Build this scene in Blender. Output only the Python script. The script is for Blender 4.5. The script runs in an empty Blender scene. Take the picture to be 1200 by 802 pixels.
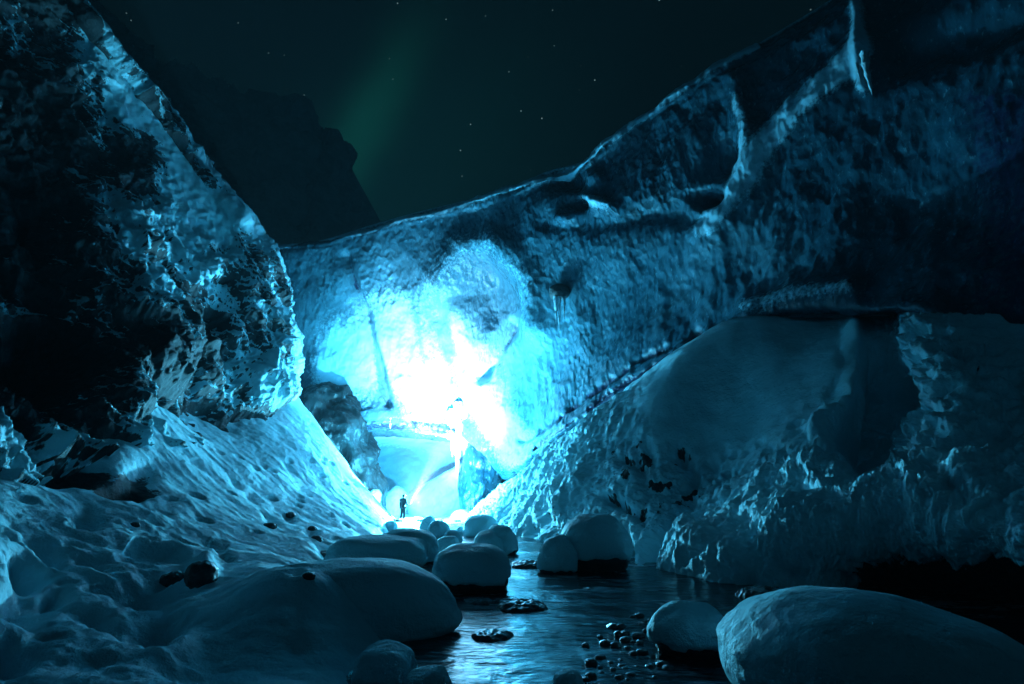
import bpy, bmesh, math, random
import numpy as np
from mathutils import Vector, Matrix
from mathutils.bvhtree import BVHTree

random.seed(7)
rng = np.random.default_rng(11)
scene = bpy.context.scene
COL = scene.collection

# ------------------------------------------------------------------ camera
F = 1200 * 20.0 / 36.0            # focal length in reference pixels
PITCH = math.radians(15.0)
CP, SP = math.cos(PITCH), math.sin(PITCH)
CAMZ = 1.8
cam = bpy.data.cameras.new("camera")
cam.lens, cam.sensor_width = 20.0, 36.0
cam.clip_start, cam.clip_end = 0.05, 3000
camo = bpy.data.objects.new("camera", cam)
COL.objects.link(camo)
camo.location = (0, 0, CAMZ)
camo.rotation_euler = (math.radians(90) + PITCH, 0, 0)
scene.camera = camo


def W(px, py, Y):
    """world point that stands at forward distance Y on the line through a photo pixel"""
    px, py, Y = np.asarray(px, float), np.asarray(py, float), np.asarray(Y, float)
    x = (px - 600) / F
    u = (401 - py) / F
    k = Y / (CP - SP * u)
    return np.stack([x * k, Y + 0 * k, CAMZ + (SP + CP * u) * k], -1)


def ground_Y(py, z=0.0):
    u = (401 - py) / F
    r = (SP + CP * u) / (CP - SP * u)
    return (z - CAMZ) / r


def pxscale(py, Y):
    """metres per reference pixel at distance Y"""
    u = (401 - py) / F
    return Y / (CP - SP * u) / F


# ------------------------------------------------------------------ noise
_perm = np.concatenate([np.random.default_rng(3).permutation(256)] * 3)
_g = np.random.default_rng(5).normal(size=(256, 3))
_g /= np.linalg.norm(_g, axis=1)[:, None]


def perlin(P):
    P = np.asarray(P, float)
    i = np.floor(P).astype(int)
    f = P - i
    t = f * f * f * (f * (f * 6 - 15) + 10)
    i &= 255
    out = 0
    for dx in (0, 1):
        wx = t[..., 0] if dx else 1 - t[..., 0]
        for dy in (0, 1):
            wy = t[..., 1] if dy else 1 - t[..., 1]
            for dz in (0, 1):
                wz = t[..., 2] if dz else 1 - t[..., 2]
                h = _perm[_perm[_perm[(i[..., 0] + dx) & 255] + ((i[..., 1] + dy) & 255)] + ((i[..., 2] + dz) & 255)]
                g = _g[h]
                d = g[..., 0] * (f[..., 0] - dx) + g[..., 1] * (f[..., 1] - dy) + g[..., 2] * (f[..., 2] - dz)
                out = out + wx * wy * wz * d
    return out * 1.5


def fbm(P, freq=1.0, octv=4, gain=0.5, seed=0.0, mode="n"):
    P = np.asarray(P, float)
    s, a, tot = 0, 1.0, 0
    for o in range(octv):
        n = perlin(P * freq + seed + o * 17.3)
        if mode == "ridge":
            n = 1 - 2 * np.abs(n)
        elif mode == "billow":
            n = 2 * np.abs(n) - 0.5
        s = s + a * n
        tot += a
        a *= gain
        freq *= 2.03
    return s / tot


def worley(P, freq=1.0, seed=0):
    """F1 distance and a random number of the nearest cell"""
    P = np.asarray(P, float) * freq
    i = np.floor(P).astype(int)
    best = np.full(P.shape[:-1], 9.0)
    cell = np.zeros(P.shape[:-1])
    jit = np.random.default_rng(31 + seed).random((256, 3))
    for dx in (-1, 0, 1):
        for dy in (-1, 0, 1):
            for dz in (-1, 0, 1):
                c = i + np.array([dx, dy, dz])
                h = _perm[_perm[_perm[c[..., 0] & 255] + (c[..., 1] & 255)] + (c[..., 2] & 255)]
                d = np.linalg.norm(c + jit[h] - P, axis=-1)
                m = d < best
                best = np.where(m, d, best)
                cell = np.where(m, h / 255.0, cell)
    return best, cell


def sstep(a, b, x):
    t = np.clip((x - a) / (b - a), 0, 1)
    return t * t * (3 - 2 * t)


def near_line(px, py, pts, w):
    """1 on a polyline, falling off as a bell of width w"""
    d = np.full(px.shape, 1e9)
    pts = [np.array(p, float) for p in pts]
    if len(pts) == 1:
        d = np.hypot(px - pts[0][0], py - pts[0][1])
    for a, b in zip(pts[:-1], pts[1:]):
        ab = b - a
        t = np.clip(((px - a[0]) * ab[0] + (py - a[1]) * ab[1]) / (ab @ ab), 0, 1)
        d = np.minimum(d, np.hypot(px - a[0] - t * ab[0], py - a[1] - t * ab[1]))
    return np.exp(-(d / w) ** 2)


def blob(px, py, cx, cy, rx, ry, ang=0.0):
    c, s = math.cos(math.radians(ang)), math.sin(math.radians(ang))
    x, y = px - cx, py - cy
    X, Y = (c * x + s * y) / rx, (-s * x + c * y) / ry
    return np.exp(-(X * X + Y * Y))


# ------------------------------------------------------------------ mesh helpers
def catmull(C, n, axis):
    """resample a control array along one axis with Catmull-Rom"""
    C = np.moveaxis(np.asarray(C, float), axis, 0)
    m = len(C)
    t = np.linspace(0, m - 1, n)
    i = np.clip(np.floor(t).astype(int), 0, m - 2)
    f = (t - i).reshape((-1,) + (1,) * (C.ndim - 1))
    ext = np.concatenate([2 * C[:1] - C[1:2], C, 2 * C[-1:] - C[-2:-1]])
    p0, p1, p2, p3 = ext[i], ext[i + 1], ext[i + 2], ext[i + 3]
    r = 0.5 * (2 * p1 + (p2 - p0) * f + (2 * p0 - 5 * p1 + 4 * p2 - p3) * f ** 2 + (3 * p1 - p0 - 3 * p2 + p3) * f ** 3)
    return np.moveaxis(r, 0, axis)


def loft(ctrl, nu, nv):
    """ctrl[col][row] = (px, py, Y) -> px, py, world grid"""
    C = np.array(ctrl, float)
    C[..., 2] = np.log(C[..., 2])
    G = catmull(catmull(C, nu, 0), nv, 1)
    px, py, Y = G[..., 0], G[..., 1], np.exp(G[..., 2])
    return px, py, W(px, py, Y)


def gnormals(P):
    du, dv = np.gradient(P, axis=0), np.gradient(P, axis=1)
    n = np.cross(du, dv)
    n /= np.linalg.norm(n, axis=-1)[..., None] + 1e-9
    v = np.array([0, 0, CAMZ]) - P
    if np.mean(np.sign((n * v).sum(-1))) < 0:
        n = -n
    return n


def link(name, me, mat, parent=None, smooth=True):
    o = bpy.data.objects.new(name, me)
    COL.objects.link(o)
    if mat:
        me.materials.append(mat)
    if parent:
        o.parent = parent
    if smooth:
        me.polygons.foreach_set("use_smooth", [True] * len(me.polygons))
    me.update()
    return o


def grid_mesh(name, P, mat, parent=None, attrs=None, wrap=False):
    nu, nv = P.shape[:2]
    idx = np.arange(nu * nv).reshape(nu, nv)
    if wrap:
        idx = np.concatenate([idx, idx[:1]], 0)
    q = np.stack([idx[:-1, :-1], idx[1:, :-1], idx[1:, 1:], idx[:-1, 1:]], -1).reshape(-1, 4)
    V = P.reshape(-1, 3)
    # make faces point to the camera side
    a, b, c = V[q[:, 0]], V[q[:, 1]], V[q[:, 2]]
    n = np.cross(b - a, c - a)
    if np.mean(np.sign((n * (np.array([0, 0, CAMZ]) - a)).sum(-1))) < 0:
        q = q[:, ::-1]
    me = bpy.data.meshes.new(name)
    me.vertices.add(len(V))
    me.vertices.foreach_set("co", V.astype(np.float32).ravel())
    me.loops.add(q.size)
    me.loops.foreach_set("vertex_index", q.ravel().astype(np.int32))
    me.polygons.add(len(q))
    me.polygons.foreach_set("loop_start", np.arange(0, q.size, 4, dtype=np.int32))
    me.update(calc_edges=True)
    for k, A in (attrs or {}).items():
        at = me.attributes.new(k, 'FLOAT', 'POINT')
        at.data.foreach_set("value", np.asarray(A, np.float32).ravel())
    me.validate()
    return link(name, me, mat, parent)


def tag(o, label=None, cat=None, group=None, kind=None):
    if label: o["label"] = label
    if cat: o["category"] = cat
    if group: o["group"] = group
    if kind: o["kind"] = kind
    return o


def empty(name, loc=(0, 0, 0), rz=0.0):
    o = bpy.data.objects.new(name, None)
    COL.objects.link(o)
    o.location = loc
    o.rotation_euler = (0, 0, rz)
    o.empty_display_size = 0.1
    return o


# ------------------------------------------------------------------ materials
class NT:
    def __init__(s, name):
        s.m = bpy.data.materials.new(name)
        s.m.use_nodes = True
        s.t = s.m.node_tree
        s.b = s.t.nodes["Principled BSDF"]

    def n(s, typ, **kw):
        x = s.t.nodes.new(typ)
        for k, v in kw.items():
            if k.startswith("i_"):
                key = k[2:]
                key = int(key) if key.isdigit() else key.replace("_", " ")
                if isinstance(v, bpy.types.NodeSocket):
                    s.t.links.new(v, x.inputs[key])
                else:
                    x.inputs[key].default_value = v
            else:
                setattr(x, k, v)
        return x

    def l(s, a, b):
        s.t.links.new(a, b)

    def math(s, op, a, b=0.0, c=None, clamp=False):
        x = s.t.nodes.new("ShaderNodeMath")
        x.operation = op
        x.use_clamp = clamp
        for k, v in enumerate((a, b) if c is None else (a, b, c)):
            if isinstance(v, bpy.types.NodeSocket):
                s.l(v, x.inputs[k])
            else:
                x.inputs[k].default_value = v
        return x.outputs[0]

    def mix(s, fac, a, b):
        x = s.t.nodes.new("ShaderNodeMix")
        x.data_type = 'RGBA'
        for k, v in ((0, fac), (6, a), (7, b)):
            if isinstance(v, bpy.types.NodeSocket):
                s.l(v, x.inputs[k])
            else:
                x.inputs[k].default_value = v if k == 0 else (*v, 1)
        return x.outputs[2]

    def pos(s, scale=(1, 1, 1), rot=(0, 0, 0)):
        g = s.n("ShaderNodeNewGeometry")
        m = s.n("ShaderNodeMapping")
        m.inputs["Scale"].default_value = scale
        m.inputs["Rotation"].default_value = rot
        s.l(g.outputs["Position"], m.inputs["Vector"])
        return m.outputs[0]

    def noise(s, vec, scale, detail=5, rough=0.55, dist=0.0):
        x = s.n("ShaderNodeTexNoise", i_Scale=scale, i_Detail=detail, i_Roughness=rough, i_Distortion=dist)
        if vec is not None:
            s.l(vec, x.inputs["Vector"])
        return x.outputs[0]

    def ramp(s, v, a, b):
        x = s.n("ShaderNodeMapRange", interpolation_type='SMOOTHSTEP')
        s.l(v, x.inputs["Value"])
        x.inputs["From Min"].default_value = a
        x.inputs["From Max"].default_value = b
        return x.outputs[0]

    def attr(s, name):
        return s.n("ShaderNodeAttribute", attribute_name=name).outputs["Fac"]

    def bump(s, h, strength, dist, normal=None):
        x = s.n("ShaderNodeBump")
        x.inputs["Strength"].default_value = strength
        x.inputs["Distance"].default_value = dist
        s.l(h, x.inputs["Height"])
        if normal is not None:
            s.l(normal, x.inputs["Normal"])
        return x.outputs[0]


def mat_snow(name="snow", fine=1.0, rocky=False, streak=(1, 1, 1)):
    t = NT(name)
    p = t.pos(streak)
    n1 = t.noise(p, 2.2, 6, 0.6)
    n2 = t.noise(p, 14, 4, 0.65)
    n3 = t.noise(t.pos(), 60, 3, 0.6)
    snow_c = t.mix(n1, (0.42, 0.74, 0.82), (0.54, 0.84, 0.90))
    nb = t.bump(n1, 0.5 * fine, 0.18)
    nb = t.bump(n2, 0.45 * fine, 0.05, nb)
    nb = t.bump(n3, 0.35 * fine, 0.012, nb)
    t.b.inputs["Roughness"].default_value = 0.62
    t.b.inputs["Specular IOR Level"].default_value = 0.35
    if rocky:
        a = t.attr("snow")
        det = t.noise(t.pos((1.2, 0.9, 0.5), (0.0, 0.5, 0.0)), 1.25, 8, 0.62, 0.5)
        det2 = t.noise(t.pos((1, 1, .5), (0, .5, 0)), 7, 5, 0.65)
        v = t.math('ADD', a, t.math('MULTIPLY', t.math('SUBTRACT', det, 0.5), 1.3))
        v = t.math('ADD', v, t.math('MULTIPLY', t.math('SUBTRACT', det2, 0.5), 0.45))
        f = t.ramp(v, 0.44, 0.56)
        rk = t.noise(t.pos(), 5, 8, 0.7)
        rock_c = t.mix(rk, (0.012, 0.014, 0.016), (0.055, 0.06, 0.065))
        c = t.mix(f, rock_c, snow_c)
        t.l(c, t.b.inputs["Base Color"])
        rb = t.bump(rk, 0.8, 0.16)
        step = t.bump(f, 0.7, 0.12, rb)
        mixn = t.n("ShaderNodeMix", data_type='VECTOR')
        t.l(f, mixn.inputs[0])
        t.l(step, mixn.inputs[4])
        t.l(nb, mixn.inputs[5])
        t.l(mixn.outputs[1], t.b.inputs["Normal"])
        t.l(t.math('ADD', 0.58, t.math('MULTIPLY', f, 0.1)), t.b.inputs["Roughness"])
    else:
        t.l(snow_c, t.b.inputs["Base Color"])
        t.l(nb, t.b.inputs["Normal"])
    return t.m


def mat_ice(name, clean=(0.24, 0.52, 0.64), deep=(0.012, 0.06, 0.085), scal=2.6, rough=0.26, dirt_dark=True):
    t = NT(name)
    warp = t.noise(t.pos(), 0.9, 3, 0.5)
    p = t.pos((1.25, 1.25, 0.8), (0.15, 0.25, 0))
    off = t.n("ShaderNodeVectorMath", operation='MULTIPLY_ADD')
    wn = t.n("ShaderNodeTexNoise", i_Scale=0.8, i_Detail=3.0)
    t.l(p, wn.inputs["Vector"])
    t.l(wn.outputs["Color"], off.inputs[0])
    off.inputs[1].default_value = (0.7, 0.7, 0.7)
    t.l(p, off.inputs[2])
    vor = t.n("ShaderNodeTexVoronoi", feature='SMOOTH_F1', i_Scale=scal, i_Smoothness=0.35, i_Randomness=1.0)
    t.l(off.outputs[0], vor.inputs["Vector"])
    n1 = t.noise(t.pos((1, 1, 0.7)), 0.35, 6, 0.6, 0.6)
    n2 = t.noise(t.pos((1, 1, 0.45)), 6.5, 5, 0.6)
    n3 = t.noise(t.pos(), 28, 3, 0.6)
    if dirt_dark:
        bub_falloff = t.attr("bubbly_falloff")
        c = t.mix(t.ramp(t.math('ADD', t.math('MULTIPLY', n1, 0.6), bub_falloff), 0.30, 1.1), deep, clean)
    else:
        c = t.mix(t.ramp(n1, 0.35, 0.68), deep, clean)
    spots = t.ramp(n2, 0.58, 0.72)
    c = t.mix(t.math('MULTIPLY', spots, 0.22), c, (0.40, 0.60, 0.68))
    fr = t.attr("frost_light")
    frn = t.ramp(t.math('ADD', fr, t.math('MULTIPLY', t.math('SUBTRACT', t.noise(t.pos(), 5, 7, 0.7), 0.5), 1.1)), 0.3, 0.72)
    if dirt_dark:
        c = t.mix(t.math('MULTIPLY', frn, 0.9), c, (0.42, 0.69, 0.80))
        di = t.attr("dirt_dark")
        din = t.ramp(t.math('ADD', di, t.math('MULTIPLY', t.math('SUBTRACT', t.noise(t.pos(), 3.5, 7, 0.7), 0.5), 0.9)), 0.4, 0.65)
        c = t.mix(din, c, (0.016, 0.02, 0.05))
    t.l(c, t.b.inputs["Base Color"])
    sa = t.attr("scallop")
    hs = t.math('MULTIPLY', vor.outputs["Distance"], sa) if dirt_dark else vor.outputs["Distance"]
    nb = t.bump(hs, 1.0, 0.11)
    nb = t.bump(n2, 0.6, 0.09, nb)
    nb = t.bump(n3, 0.4, 0.02, nb)
    t.l(nb, t.b.inputs["Normal"])
    t.b.inputs["IOR"].default_value = 1.31
    if dirt_dark:
        t.l(t.math('ADD', rough, t.math('MULTIPLY', frn, 0.35)), t.b.inputs["Roughness"])
    else:
        t.b.inputs["Roughness"].default_value = rough
    return t.m


def mat_rock(name="rock", lo=(0.012, 0.013, 0.014), hi=(0.06, 0.062, 0.065), scale=5, rough=0.55, wet=0.0):
    t = NT(name)
    n = t.noise(t.pos(), scale, 9, 0.68)
    t.l(t.mix(n, lo, hi), t.b.inputs["Base Color"])
    t.b.inputs["Roughness"].default_value = rough
    t.l(t.bump(n, 0.8, 0.9 / scale), t.b.inputs["Normal"])
    if wet:
        t.b.inputs["Coat Weight"].default_value = wet
        t.b.inputs["Coat Roughness"].default_value = 0.12
    return t.m


def mat_plain(name, col, rough=0.6, emit=None, es=0.0):
    t = NT(name)
    n = t.noise(t.pos(), 40, 4, 0.6)
    t.l(t.mix(n, tuple(c * 0.8 for c in col), tuple(min(1, c * 1.15) for c in col)), t.b.inputs["Base Color"])
    t.b.inputs["Roughness"].default_value = rough
    if emit:
        t.b.inputs["Emission Color"].default_value = (*emit, 1)
        t.b.inputs["Emission Strength"].default_value = es
    return t.m


def mat_water():
    t = NT("river_water")
    t.b.inputs["Base Color"].default_value = (0.004, 0.016, 0.022, 1)
    n0 = t.noise(t.pos((0.55, 0.9, 1), (0, 0, 0.5)), 1.3, 4, 0.5, 0.6)
    n1 = t.noise(t.pos((0.6, 1.5, 1), (0, 0, 0.35)), 3.2, 4, 0.5, 0.8)
    # silky, milky streaks of running water
    foam = t.ramp(t.math('ADD', t.math('MULTIPLY', n0, 0.6), t.math('MULTIPLY', n1, 0.4)), 0.48, 0.68)
    c = t.mix(t.math('MULTIPLY', foam, 0.6), (0.004, 0.014, 0.02), (0.44, 0.58, 0.64))
    t.l(c, t.b.inputs["Base Color"])
    t.l(t.math('ADD', 0.17, t.math('MULTIPLY', foam, 0.2)), t.b.inputs["Roughness"])
    t.b.inputs["IOR"].default_value = 1.333
    nb = t.bump(n0, 0.8, 0.13)
    nb = t.bump(n1, 0.7, 0.03, nb)
    t.l(nb, t.b.inputs["Normal"])
    return t.m


M_SLOPE = mat_snow("slope_snow", 1.0, rocky=True)
M_CLIFF = mat_snow("cliff_rock_and_snow", 1.2, rocky=True)
M_BANK = mat_snow("bank_snow", 1.2, rocky=True)
M_CAP = mat_snow("cap_snow", 1.3)
M_GROUND = mat_snow("ground_snow", 1.0)
M_ICE = mat_ice("glacier_ice")
M_CHAMBER = mat_ice("chamber_ice", (0.26, 0.55, 0.66), (0.04, 0.17, 0.24), 1.4, 0.35)
M_CLEAR = mat_ice("clear_blue_ice", (0.012, 0.06, 0.09), (0.004, 0.025, 0.04), 1.6, 0.25, dirt_dark=False)
M_DIRTY = mat_ice("dirty_ice", (0.02, 0.035, 0.04), (0.007, 0.012, 0.014), 1.8, 0.35, dirt_dark=False)
M_SLAB = mat_ice("pale_ice_block", (0.40, 0.62, 0.72), (0.26, 0.48, 0.60), 1.1, 0.4, dirt_dark=False)
M_ICICLE = mat_ice("icicle_ice", (0.62, 0.78, 0.84), (0.5, 0.7, 0.78), 4.0, 0.15, dirt_dark=False)
M_ROCK = mat_rock("boulder_rock", wet=0.5)
M_WET = mat_rock("wet_pebble_rock", (0.004, 0.005, 0.006), (0.02, 0.022, 0.024), 18, 0.35, wet=1.0)
M_MOUNT = mat_rock("mountain_rock", (0.16, 0.20, 0.20), (0.55, 0.6, 0.6), 0.4, 0.8)
M_WATER = mat_water()

# ------------------------------------------------------------------ ground and river (structure)
n = 220
gx, gy = np.meshgrid(np.linspace(-1, 1, n), np.linspace(-1, 1, n), indexing='ij')
GX, GY = np.sign(gx) * np.abs(gx) ** 3 * 240, np.sign(gy) * np.abs(gy) ** 3 * 240
gP = np.stack([GX, GY, -0.6 + 0.12 * fbm(np.stack([GX, GY, 0 * GX], -1), 0.3, 3)], -1)
tag(grid_mesh("ground", gP, M_GROUND), "snow covered valley ground below the river and the ice", "ground", kind="structure")

nx, ny = 260, 420
rx, ry = np.meshgrid(np.linspace(-16, 16, nx), np.linspace(-6, 44, ny), indexing='ij')
rp = np.stack([rx, ry, 0 * rx], -1)
rz = 0.035 * fbm(rp * [0.9, 0.55, 1], 1.0, 3, seed=4) + 0.02 * fbm(rp * [1.0, 2.0, 1], 1.6, 3, seed=9)
rp[..., 2] = rz
tag(grid_mesh("river", rp, M_WATER), "dark smooth stream running between the snowy boulders", "river", kind="structure")

# ------------------------------------------------------------------ cliff on the left
cl = [
    # far side of the nose, turned away
    [(345, 520, 44), (335, 470, 46), (322, 400, 47), (310, 350, 48), (296, 310, 48), (275, 275, 48), (240, 225, 46), (190, 160, 42), (130, 90, 38), (70, 10, 34), (0, -90, 30)],
    # silhouette
    [(357, 540, 34), (339, 492, 34), (336, 440, 34), (334, 395, 34), (325, 350, 34), (315, 305, 33.5), (291, 262, 32.5), (253, 212, 31), (201, 148, 29), (143, 72, 26), (85, -10, 23)],
    [(330, 560, 30), (322, 515, 30), (320, 460, 30), (312, 410, 30.5), (300, 365, 30.5), (282, 315, 30.5), (255, 262, 30), (218, 205, 29), (170, 140, 27), (115, 65, 24.5), (60, -20, 22)],
    [(280, 570, 26), (272, 520, 26), (262, 470, 26), (250, 415, 26.5), (235, 360, 27), (213, 305, 27), (183, 245, 26.5), (145, 185, 25.5), (100, 118, 24), (55, 50, 22.5), (5, -30, 21)],
    [(225, 535, 21.5), (213, 480, 21), (200, 430, 21), (183, 385, 21.5), (163, 335, 22), (137, 280, 22.5), (105, 222, 22.5), (68, 160, 22), (28, 95, 21), (-15, 25, 20), (-60, -50, 19)],
    [(160, 530, 17.5), (145, 480, 17.5), (128, 430, 18), (105, 375, 18.5), (80, 322, 19), (52, 265, 19), (18, 205, 19), (-18, 140, 18.5), (-58, 70, 18), (-95, 0, 17.5), (-135, -70, 17)],
    [(75, 560, 13.5), (50, 505, 14), (20, 460, 14.5), (-5, 400, 15), (-30, 340, 15.5), (-60, 280, 16), (-95, 215, 16), (-130, 150, 15.5), (-165, 80, 15), (-200, 10, 15), (-230, -60, 15)],
    [(-30, 600, 10), (-60, 550, 10.2), (-95, 490, 10.6), (-130, 425, 11), (-165, 360, 11.5), (-200, 300, 12), (-240, 235, 12), (-280, 170, 12), (-320, 100, 12), (-360, 30, 12), (-400, -40, 12)],
    [(-330, 690, 6), (-370, 620, 6), (-420, 540, 6.2), (-470, 460, 6.5), (-520, 380, 6.8), (-570, 310, 7), (-620, 240, 7), (-670, 170, 7), (-720, 100, 7), (-770, 30, 7), (-820, -40, 7)],
    [(-1500, 900, 2.5), (-1550, 800, 2.5), (-1600, 650, 2.5), (-1650, 500, 2.6), (-1700, 350, 2.7), (-1800, 200, 2.8), (-1900, 100, 2.8), (-2000, 0, 2.8), (-2100, -100, 2.8), (-2200, -200, 2.8), (-2300, -300, 2.8)],
]
px, py, P = loft(cl, 520, 460)
N = gnormals(P)
Ps = P * [1, 1, 0.75]
dcl = 0.9 * fbm(Ps, 0.16, 3, seed=2)
dcl += 0.75 * fbm(Ps, 0.42, 4, seed=8, mode="ridge")
w1, c1 = worley(P * [1, 1, 0.7], 0.55, 2)
w2, c2 = worley(P * [1, 1, 0.8] + 0.3 * np.stack([fbm(P, 1.0, 2)] * 3, -1), 1.3, 5)
dcl += 0.7 * (c1 - 0.5) * sstep(0.75, 0.35, w1) + 0.22 * (c2 - 0.5)
dcl += 0.20 * fbm(P, 1.7, 4, seed=1, mode="billow")
# smooth drifted strip high on the wall
strip = near_line(px, py, [(95, 30), (150, 130), (215, 215), (270, 262)], 26)
dcl = dcl * (1 - 0.75 * strip) + 0.5 * strip
dcl -= 2.0 * blob(px, py, 55, 415, 70, 50) + 1.6 * blob(px, py, 250, 480, 50, 35, 50) + 1.2 * blob(px, py, 335, 490, 28, 18)
dcl -= 1.2 * blob(px, py, 40, 240, 55, 90, -20)
dcl -= 1.5 * blob(px, py, 205, 470, 26, 40, 0) + 0.8 * blob(px, py, 300, 500, 14, 18)
lowr = sstep(0.22, 0.02, np.linspace(0, 1, P.shape[1]))[None, :]
dcl = dcl - 1.5 * lowr * np.abs(fbm(P, 0.45, 3, seed=205)) + 0.35 * lowr * fbm(P, 1.2, 3, seed=206)
dcl *= sstep(-300, -40, px) * 0.8 + 0.2
P = P + N * dcl[..., None]
N2 = gnormals(P)
up = N2[..., 2]
msk = 0.50 + 0.55 * (up - 0.15) + 0.9 * fbm(P * [1, 1, 0.6], 0.33, 3, seed=3)
msk += 0.55 * strip + 0.4 * near_line(px, py, [(300, 262), (335, 340), (350, 420), (352, 480)], 16)
msk += 0.3 * blob(px, py, 230, 310, 70, 45, 50) + 0.35 * blob(px, py, 285, 440, 40, 60, 20)
msk -= 0.7 * blob(px, py, 30, 200, 75, 170, -15) + 0.9 * blob(px, py, 45, 425, 80, 55)
msk -= 0.5 * blob(px, py, 205, 410, 60, 35, 40) + 0.5 * blob(px, py, 170, 190, 45, 30, 50)
msk -= 0.8 * blob(px, py, 262, 505, 42, 22, 35) + 0.7 * blob(px, py, 330, 497, 30, 14)  # overhang shade at the cliff foot, put into the colour by less snow
msk -= 0.5 * blob(px, py, 305, 300, 22, 40, -20) + 0.4 * blob(px, py, 240, 370, 40, 20, 30)
tag(grid_mesh("cliff", P, M_CLIFF, attrs={"snow": msk}), "dark craggy rock wall streaked with wind packed snow", "cliff", kind="structure")

# ------------------------------------------------------------------ snow slope under the cliff
sl = [
    [(470, 612, 39), (462, 606, 39), (445, 598, 39), (425, 575, 39.5), (400, 540, 40), (370, 505, 41), (350, 480, 42)],
    [(462, 640, 31), (456, 612, 33), (446, 598, 33.5), (425, 572, 34), (396, 535, 34.5), (368, 497, 35), (340, 455, 36)],
    [(440, 690, 19.5), (428, 645, 20.8), (408, 612, 25), (380, 575, 28), (350, 535, 29), (318, 500, 30), (290, 465, 32)],
    [(420, 720, 14.5), (402, 668, 15.3), (372, 632, 18.6), (335, 592, 22.5), (298, 550, 24), (255, 510, 25.5), (220, 470, 27.5)],
    [(410, 760, 11), (396, 690, 12.1), (350, 655, 14.8), (298, 615, 17.5), (250, 565, 19), (205, 505, 20.5), (165, 455, 22.5)],
    [(450, 800, 8.4), (428, 722, 9.2), (352, 680, 11.3), (250, 640, 13), (195, 595, 14.5), (150, 525, 16.5), (110, 470, 18.5)],
    [(440, 860, 6.2), (408, 772, 7.0), (300, 706, 8.6), (190, 672, 9.8), (130, 625, 10.8), (75, 560, 12.8), (20, 500, 15)],
    [(400, 960, 4.7), (345, 836, 5.4), (225, 768, 6.2), (110, 720, 7.2), (40, 670, 8), (-20, 590, 9.2), (-90, 510, 11.5)],
    [(300, 1100, 3.2), (230, 960, 3.5), (110, 880, 4.1), (0, 810, 4.8), (-100, 740, 5.4), (-200, 640, 6.4), (-300, 540, 8)],
    [(100, 1700, 1.6), (-150, 1500, 1.6), (-400, 1300, 1.8), (-600, 1100, 2.0), (-850, 950, 2.4), (-1100, 800, 3), (-1300, 600, 3.6)],
]
px, py, P = loft(sl, 560, 380)
N = gnormals(P)
ds = 0.30 * fbm(P, 0.28, 3, seed=12) + 0.10 * fbm(P * [1, 1, 0.6], 0.9, 4, seed=5)
# wind and slide streaks running down the slope: stretched noise across the fall line
Q = np.stack([P[..., 1] * 1.4 + P[..., 0] * 0.25, P[..., 0] * 0.25, P[..., 2] * 0.25], -1)
ds += 0.05 * fbm(Q, 1.5, 5, seed=21) * (1 - 0.85 * sstep(330, 200, px) * sstep(590, 650, py)) + 0.03 * fbm(P, 2.5, 3, seed=6)
# slumps and hollows in the near snow
near = sstep(330, 150, px) * sstep(560, 640, py)
w, c = worley(P * [0.8, 0.9, 1.3], 0.75, 9)
ds -= near * 0.22 * sstep(0.5, 0.12, w) * (c > 0.45)
ds += near * 0.13 * fbm(P * [0.7, 1.1, 1], 0.55, 3, seed=40, mode="billow")
w, c = worley(P * [1.2, 0.8, 1], 1.1, 14)
ds -= 0.16 * sstep(0.34, 0.1, w) * (c > 0.6) * sstep(500, 560, py)
for bx, by, brx, bry, an, am in [
    (105, 600, 16, 10, 25, .5), (60, 640, 24, 10, 40, .5), (35, 665, 20, 12, 30, .5), (30, 705, 24, 16, 10, .5), (18, 760, 22, 16, 0, .5),
    (110, 655, 20, 7, 20, .3), (165, 690, 26, 10, 5, .35), (180, 735, 28, 16, -10, .5), (70, 690, 14, 10, 0, .35), (115, 725, 24, 10, 15, .35),
    (75, 550, 46, 10, 5, .9), (150, 573, 28, 8, 10, .8), (45, 535, 26, 8, -10, .7), (165, 555, 18, 12, 0, .5),
    (280, 565, 10, 4, 40, .2), (296, 580, 10, 4, 40, .2), (318, 608, 10, 4, 35, .22), (340, 605, 7, 4, 35, .2), (365, 624, 8, 4, 30, .25),
    (385, 650, 14, 5, 10, .3), (250, 640, 12, 4, 30, .2), (262, 655, 10, 4, 30, .2), (310, 545, 8, 3, 45, .15), (340, 545, 8, 3, 45, .15)]:
    ds -= am * blob(px, py, bx, by, brx, bry, an)
ds += 0.35 * blob(px, py, 236, 676, 16, 14) + 0.12 * blob(px, py, 205, 755, 26, 20) + 0.4 * blob(px, py, 120, 480, 60, 25, 10)
ds += 0.10 * near_line(px, py, [(150, 560), (200, 640), (225, 700)], 26)
ds += 0.62 * blob(px, py, 350, 728, 85, 30) + 0.3 * blob(px, py, 300, 700, 50, 25)
w, c = worley(P * [1, .9, 1.3], 1.7, 19)
ds -= near * 0.10 * sstep(0.42, 0.1, w) * (c > 0.4)
ds += near * 0.07 * fbm(P, 1.9, 4, seed=44, mode="billow") + 0.02 * fbm(P, 5.0, 3, seed=45)
P = P + N * ds[..., None]
smk = 0.95 + 0.4 * fbm(P, 0.6, 3, seed=2)
for bx, by, brx, bry, an, am in [(75, 548, 50, 9, 5, 1.3), (150, 572, 30, 8, 10, 1.3), (45, 530, 28, 8, -10, 1.1), (165, 557, 20, 10, 0, .9), (230, 678, 22, 10, 0, .3)]:
    smk -= am * blob(px, py, bx, by, brx, bry, an)
slope = tag(grid_mesh("snow_slope", P, M_SLOPE, attrs={"snow": smk}), "steep pitted snow slope running down from the cliff to the stream", "snow slope", kind="structure")

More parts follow.
